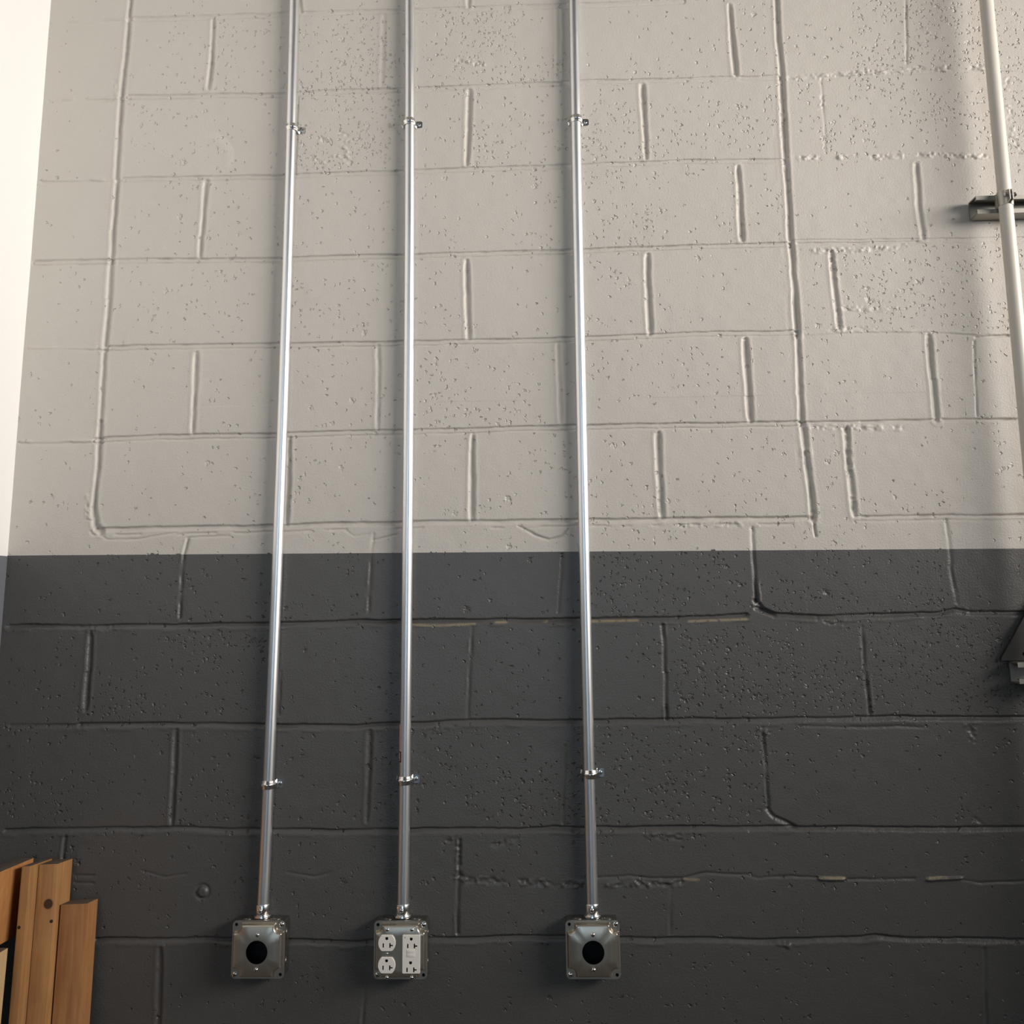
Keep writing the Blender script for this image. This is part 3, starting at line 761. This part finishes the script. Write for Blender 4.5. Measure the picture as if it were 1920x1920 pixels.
def offset_in(p, d):
    n = len(p); out = []
    for i in range(n):
        a, b2, c = p[i - 1], p[i], p[(i + 1) % n]
        tx, tz = c[0] - a[0], c[1] - a[1]; l = math.hypot(tx, tz) or 1
        out.append((b2[0] - tz / l * d, b2[1] + tx / l * d))
    return out

def raised_outline(hx, hz, n):
    q = []
    for sx, sz in ((1, 1), (-1, 1), (-1, -1), (1, -1)):
        c = [(hx, hz - n - .004), (hx, hz - n), (hx - n * .55, hz - n * .95), (hx - n * .80, hz - n * .80), (hx - n * .95, hz - n * .55), (hx - n, hz), (hx - n - .004, hz)]
        c = [(sx * x, sz * z) for x, z in c]
        if sx * sz < 0: c.reverse()
        q += c
    return chaikin(q, 2)

def cover(t, hx, hz, n, holes, rise=0.0125, y0=-.038):
    H2 = 0.0522
    bm = bmesh.new()
    fl = round_rect(0, 0, H2, H2, .0085, 8)
    o = raised_outline(hx, hz, n)
    fa = ring_verts(bm, fl, y0); fb = ring_verts(bm, fl, y0 - .0014)
    bridge(bm, fa, fb)
    r0 = ring_verts(bm, o, y0 - .0016)
    slots = []
    for sx, sz in ((-1, 1), (1, -1)):
        cp = circle(sx * .0448, sz * .0448, .0031, 16)
        s1 = ring_verts(bm, cp, y0 - .0014); s2 = ring_verts(bm, cp, y0 + .004); bridge(bm, s1, s2, 1); f = bm.faces.new(s2); f.material_index = 1
        slots.append(s1)
    for v in r0: v.co.y = y0 - .0014
    fill(bm, [fb, r0] + slots)
    prev = r0
    for ins, y in ((.0008, .0022), (.0016, .0060), (.0024, rise - .0030), (.0034, rise - .0010), (.0050, rise)):
        nx_ = ring_verts(bm, offset_in(o, ins), y0 - .0014 - y if y < rise - .0031 else y0 - y)
        bridge(bm, prev, nx_); prev = nx_
    yt = y0 - rise
    loops = [prev]
    for hp in holes:
        a = ring_verts(bm, hp, yt); b2 = ring_verts(bm, hp, yt + .0016); bridge(bm, a, b2)
        loops.append(a)
    fill(bm, loops)
    cv = build('cover', bm, [M_COVER, M_BLACK], t, 40)
    for sx, sz, a in ((1, 1, .5), (-1, -1, 1.1)):
        pan_screw(cv, sx * .0448, y0 - .0014, sz * .0448, .0050, 'cover_screw', a)
    return cv, yt

def round_hole_box():
    t = thing('junction_box', '', 'electrical box')
    box_body(t)
    cv, yt = cover(t, .0498, .0485, .0155, [circle(0, -.0022, .0212, 48)])
    for z in (.0290, -.0330): pan_screw(cv, 0.0, yt, z, .0040, 'device_screw', .3)
    return t
jb = round_hole_box()
jb.location = (-.5924, 0, Z_BOX)
G_BOX = 'boxes with a round hole in the cover'
tag(jb, 'grey steel box with empty round hole, under the far left conduit', 'electrical box', G_BOX)
jb2 = copy_tree(jb); jb2.location = (.0600, 0, Z_BOX)
tag(jb2, 'grey steel box with empty round hole, right of the box with white outlets', 'electrical box', G_BOX)

def slot_set(cx, cz):
    g = [(cx - .0027, cz + .0100)] + [(cx + .0027 * math.cos(math.radians(a)) , cz + .0085 + -.0030 * math.sin(math.radians(a))) for a in range(180, -1, -20)][1:-1] + [(cx + .0027, cz + .0100)]
    g = [(cx - .0027, cz + .0108), (cx - .0027, cz + .0078)] + [(cx - .0027 * math.cos(math.radians(a)), cz + .0078 - .0022 * math.sin(math.radians(a))) for a in range(20, 161, 20)] + [(cx + .0027, cz + .0078), (cx + .0027, cz + .0108)]
    l = [(cx - .0079, cz - .0078), (cx - .0055, cz - .0078), (cx - .0055, cz - .0002), (cx - .0079, cz - .0002)]
    T = [(cx + .0050, cz - .0082), (cx + .0075, cz - .0082), (cx + .0075, cz - .0051), (cx + .0118, cz - .0051), (cx + .0118, cz - .0029), (cx + .0075, cz - .0029), (cx + .0075, cz + .0002), (cx + .0050, cz + .0002)]
    return [g, l, T]

def outlet_box():
    t = thing('outlet_box', 'grey steel box with white duplex and rectangular outlets, under the middle conduit', 'electrical box', (-.3130, 0, Z_BOX - .0006))
    box_body(t)
    cv, yt = cover(t, .0500, .0485, .0135, [circle(-.0250, .0158, .0135, 24), circle(-.0250, -.0236, .0135, 24), round_rect(.0225, -.0040, .0160, .0330, .0016)])
    for x in (-.0248, .0232):
        for z in (.0388, -.0460): pan_screw(cv, x, yt, z, .0036, 'device_screw', .9)
    # duplex outlet: two round faces with flat top and bottom
    bm = bmesh.new()
    for cz in (.0158, -.0236):
        out = []
        for a in range(0, 360, 6):
            c, s = math.cos(math.radians(a)), math.sin(math.radians(a))
            out.append((-.0250 + .0168 * c, cz + max(-.0143, min(.0143, .0178 * s))))
        ded = [p for i, p in enumerate(out) if math.hypot(p[0] - out[i - 1][0], p[1] - out[i - 1][1]) > 1e-5]
        plate(bm, ded, slot_set(-.0250, cz), yt + .002, yt - .0026, .006, 0, 1)
    dup = build('duplex_receptacle', bm, [M_WHITE, M_BLACK], t); dup['label'] = 'white twin outlet with two rounded faces'
    pan_screw(dup, -.0248, yt - .0001, -.0038, .0026, 'centre_screw', .3)
    # rectangular protected outlet with its test and reset buttons
    bm = bmesh.new()
    plate(bm, round_rect(.0225, -.0040, .0172, .0342, .0016), slot_set(.0225, .0148) + slot_set(.0215, -.0272), yt + .002, yt - .0026, .006, 0, 1)
    gf = build('rectangular_receptacle', bm, [M_WHITE, M_BLACK], t); gf['label'] = 'white rectangular outlet with two buttons'
    for z in (.0012, -.0054):
        bm = bmesh.new(); box(bm, .0146, .0294, yt - .0034, yt - .002, z - .0029, z + .0029, .0004); build('button', bm, M_WHITE, gf)
        
    bm = bmesh.new(); lathe(bm, [(.0010, 0), (.0010, .0003), (.00005, .0004)], 'Y', (.0102, yt - .0026, .0260), 12); build('indicator_light', bm, simple('dull_indicator', (.25, .27, .15), .3), gf)
    return t
outlet_box()

# ------------------------------------------------------------------ painted conduit on channel at the right
def strut(name, label, x0, x1, zc):
    h, D, o, th = .0206, .0413, .0110, .0026
    half = [(0, h), (-D, h), (-D, o), (-D + .0080, o), (-D + .0080, o + th), (-D + th, o + th), (-D + th, h - th), (-th, h - th)]
    sec = half + [(y, -z) for y, z in reversed(half)]
    bm = bmesh.new()
    loft(bm, [[(x, y - .0045, zc + z) for y, z in sec] for x in (x0, x1)])
    o_ = build(name, bm, M_STRUT, None, 30)
    return tag(o_, label, 'mounting channel')
strut('strut_channel', 'open steel mounting channel behind the pipe clamp, on pale wall', .9400, 1.75, 2.5030)
strut('strut_channel', 'steel mounting channel in shadow just under the dark triangular plate', .9200, 1.75, 1.5140)

Y_P = -.0045 - .0413 - .0150
def painted_x(z): return .9955 + (z - 2.52) * .0212
bm = bmesh.new()
tube(bm, [(painted_x(z), Y_P, z) for z in np.linspace(4.5, 0.0, 40)], .01475, 36)
o = build('painted_conduit', bm, M_CPAINT)
tag(o, 'beige painted conduit standing off the wall at the right edge', 'conduit')

def pipe_clamp(zc):
    cx = painted_x(zc)
    t = thing('pipe_clamp', 'two-piece grey pipe clamp holding the beige painted conduit to the channel', 'clamp', (cx, Y_P, zc))
    for s in (-1, 1):
        path = [(s * .0098, .0235), (s * .0135, .0215), (s * .0150, .0150)]
        path += [(s * .0160 * math.cos(math.radians(a)), -.0160 * math.sin(math.radians(a))) for a in range(-35, 66, 10)]
        path += [(s * .0052, -.0165), (s * .0042, -.0200), (s * .0042, -.0270), (s * .0042, -.0315)]
        n_ = len(path); nr = []
        for i in range(n_):
            a, b2 = path[max(i - 1, 0)], path[min(i + 1, n_ - 1)]
            dx, dy = b2[0] - a[0], b2[1] - a[1]; l = math.hypot(dx, dy); nr.append((-dy / l * s * -1, dx / l * s * -1))
        bm = bmesh.new(); rings = []
        for i in range(n_):
            w = .0160 if i < n_ - 4 else .0160 - .0012 * (i - n_ + 5)
            (px, py), (ax, ay) = path[i], nr[i]; th = .0022
            rings.append([(px, py, -w), (px, py, w), (px + ax * th, py + ay * th, w), (px + ax * th, py + ay * th, -w)])
        loft(bm, rings)
        hs = build('half_clamp', bm, M_CLAMP, t, 40)
    bm = bmesh.new(); lathe(bm, [(.0030, -.012), (.0030, .013)], 'X', (0, -.0245, 0), 14)
    lathe(bm, [(.0058, -.0115), (.0058, -.0068)], 'X', (0, -.0245, 0), 6); lathe(bm, [(.0056, .0068), (.0056, .0105)], 'X', (0, -.0245, 0), 6)
    build('bolt', bm, M_ZINC, t, 30)
    return t
pipe_clamp(2.5080)

# dark triangular plate above the lower channel
bm = bmesh.new()
tri = [(.9031, 1.5364), (1.0780, 1.5364), (1.0780, 1.5480), (.9980, 1.6600), (.9830, 1.6600), (.9040, 1.5420)]
hole = circle(.9505, 1.5490, .0042, 20)
A = ring_verts(bm, tri, -.0045); B = ring_verts(bm, tri, -.0125); bridge(bm, A, B)
h1 = ring_verts(bm, hole, -.0125); h2 = ring_verts(bm, hole, -.0046); bridge(bm, h1, h2, 1); f = bm.faces.new(h2); f.material_index = 1
fill(bm, [B, h1]); fill(bm, [A], 0, 1)
o = build('gusset_plate', bm, [M_PLATE, M_BLACK], None, 30)
tag(o, 'dark triangular steel plate with a bolt hole at the right edge', 'bracket')

# ------------------------------------------------------------------ lumber leaning in the corner
def board(name, label, corner, w, d, lean, side, mt, nails=(), dz=0.0, top_wane=0.0):
    """corner: right rear top corner; w across the wall, d away from it; the foot stands on the floor"""
    ax = Vector((math.sin(side), math.sin(lean), math.cos(lean))).normalized()
    L = (corner[2] - 0.004 - d * math.sin(lean) * 0) / ax.z
    L = corner[2] / ax.z - 0.002
    foot = Vector(corner) - ax * L
    bm = bmesh.new(); box(bm, -w, 0, -d, 0, 0, L, .0015)
    bm.normal_update()
    for f in bm.faces:
        if f.normal.z > .9: f.material_index = 1
    o = build(name, bm, [mt, M_END], None, 25)
    xa = Vector((1, 0, 0)); xa = (xa - ax * xa.dot(ax)).normalized(); ya = ax.cross(xa)
    mw = Matrix((xa, ya, ax)).transposed().to_4x4(); mw.translation = foot + Vector((0, 0, .004))
    o.matrix_world = mw
    tag(o, label, 'lumber', 'lumber standing in the corner')
    for nx_, nz in nails:
        bm = bmesh.new(); lathe(bm, [(.0031, 0), (.0031, .0005), (.00005, .0007)], 'Y', (nx_, -d, L - nz), 12)
        build('nail', bm, M_NAIL, o)
    return o
M_END = simple('weathered_end_grain', (.10, .075, .055), .8, 0.0, 0.35, 60)
board('lumber_plank', 'narrow brown plank standing left of the knotty board', (-1.0245, -.020, 1.1660), .0165, .0900, .080, -.032, lumber('plank_wood', (.44, .235, .088), (.25, .115, .040)), [(-.0115, .1070)])
b2 = board('lumber_board', 'tallest knotty board standing between the narrow plank and the shorter piece', (-.9860, -.012, 1.1640), .0375, .0650, .080, -.032,
      lumber('board_wood', (.50, .27, .105), (.30, .14, .050), [(-.0125, -.065, 1.095, .0105)]), [(-.0035, .1020)])
board('lumber_offcut', 'short square wooden piece, rightmost of the lumber in the corner', (-.9285, -.012, 1.0890), .0520, .0510, .080, -.032, lumber('offcut_wood', (.46, .23, .085), (.26, .11, .038)))

bm = bmesh.new(); box(bm, -.0380, 0, -.70, 0, 0, .1330, .002)
bm.normal_update()
for f in bm.faces:
    if f.normal.z > .9: f.material_index = 1
o = build('lumber_beam', bm, [lumber('beam_wood', (.58, .28, .095), (.40, .17, .055), (), 14.0), M_END], None, 25)
o.location = (-1.0600, -.0300, 1.0395); o.rotation_euler = (-.040, 0, 0)
tag(o, 'orange rough-sawn plank lying on edge beside the left wall', 'lumber', 'lumber standing in the corner')
board('lumber_post', 'pale upright timber under the orange plank, at the left edge', (-1.0380, -.1430, 1.0385), .0600, .1400, .030, 0.0, lumber('post_wood', (.66, .47, .26), (.50, .33, .17)))
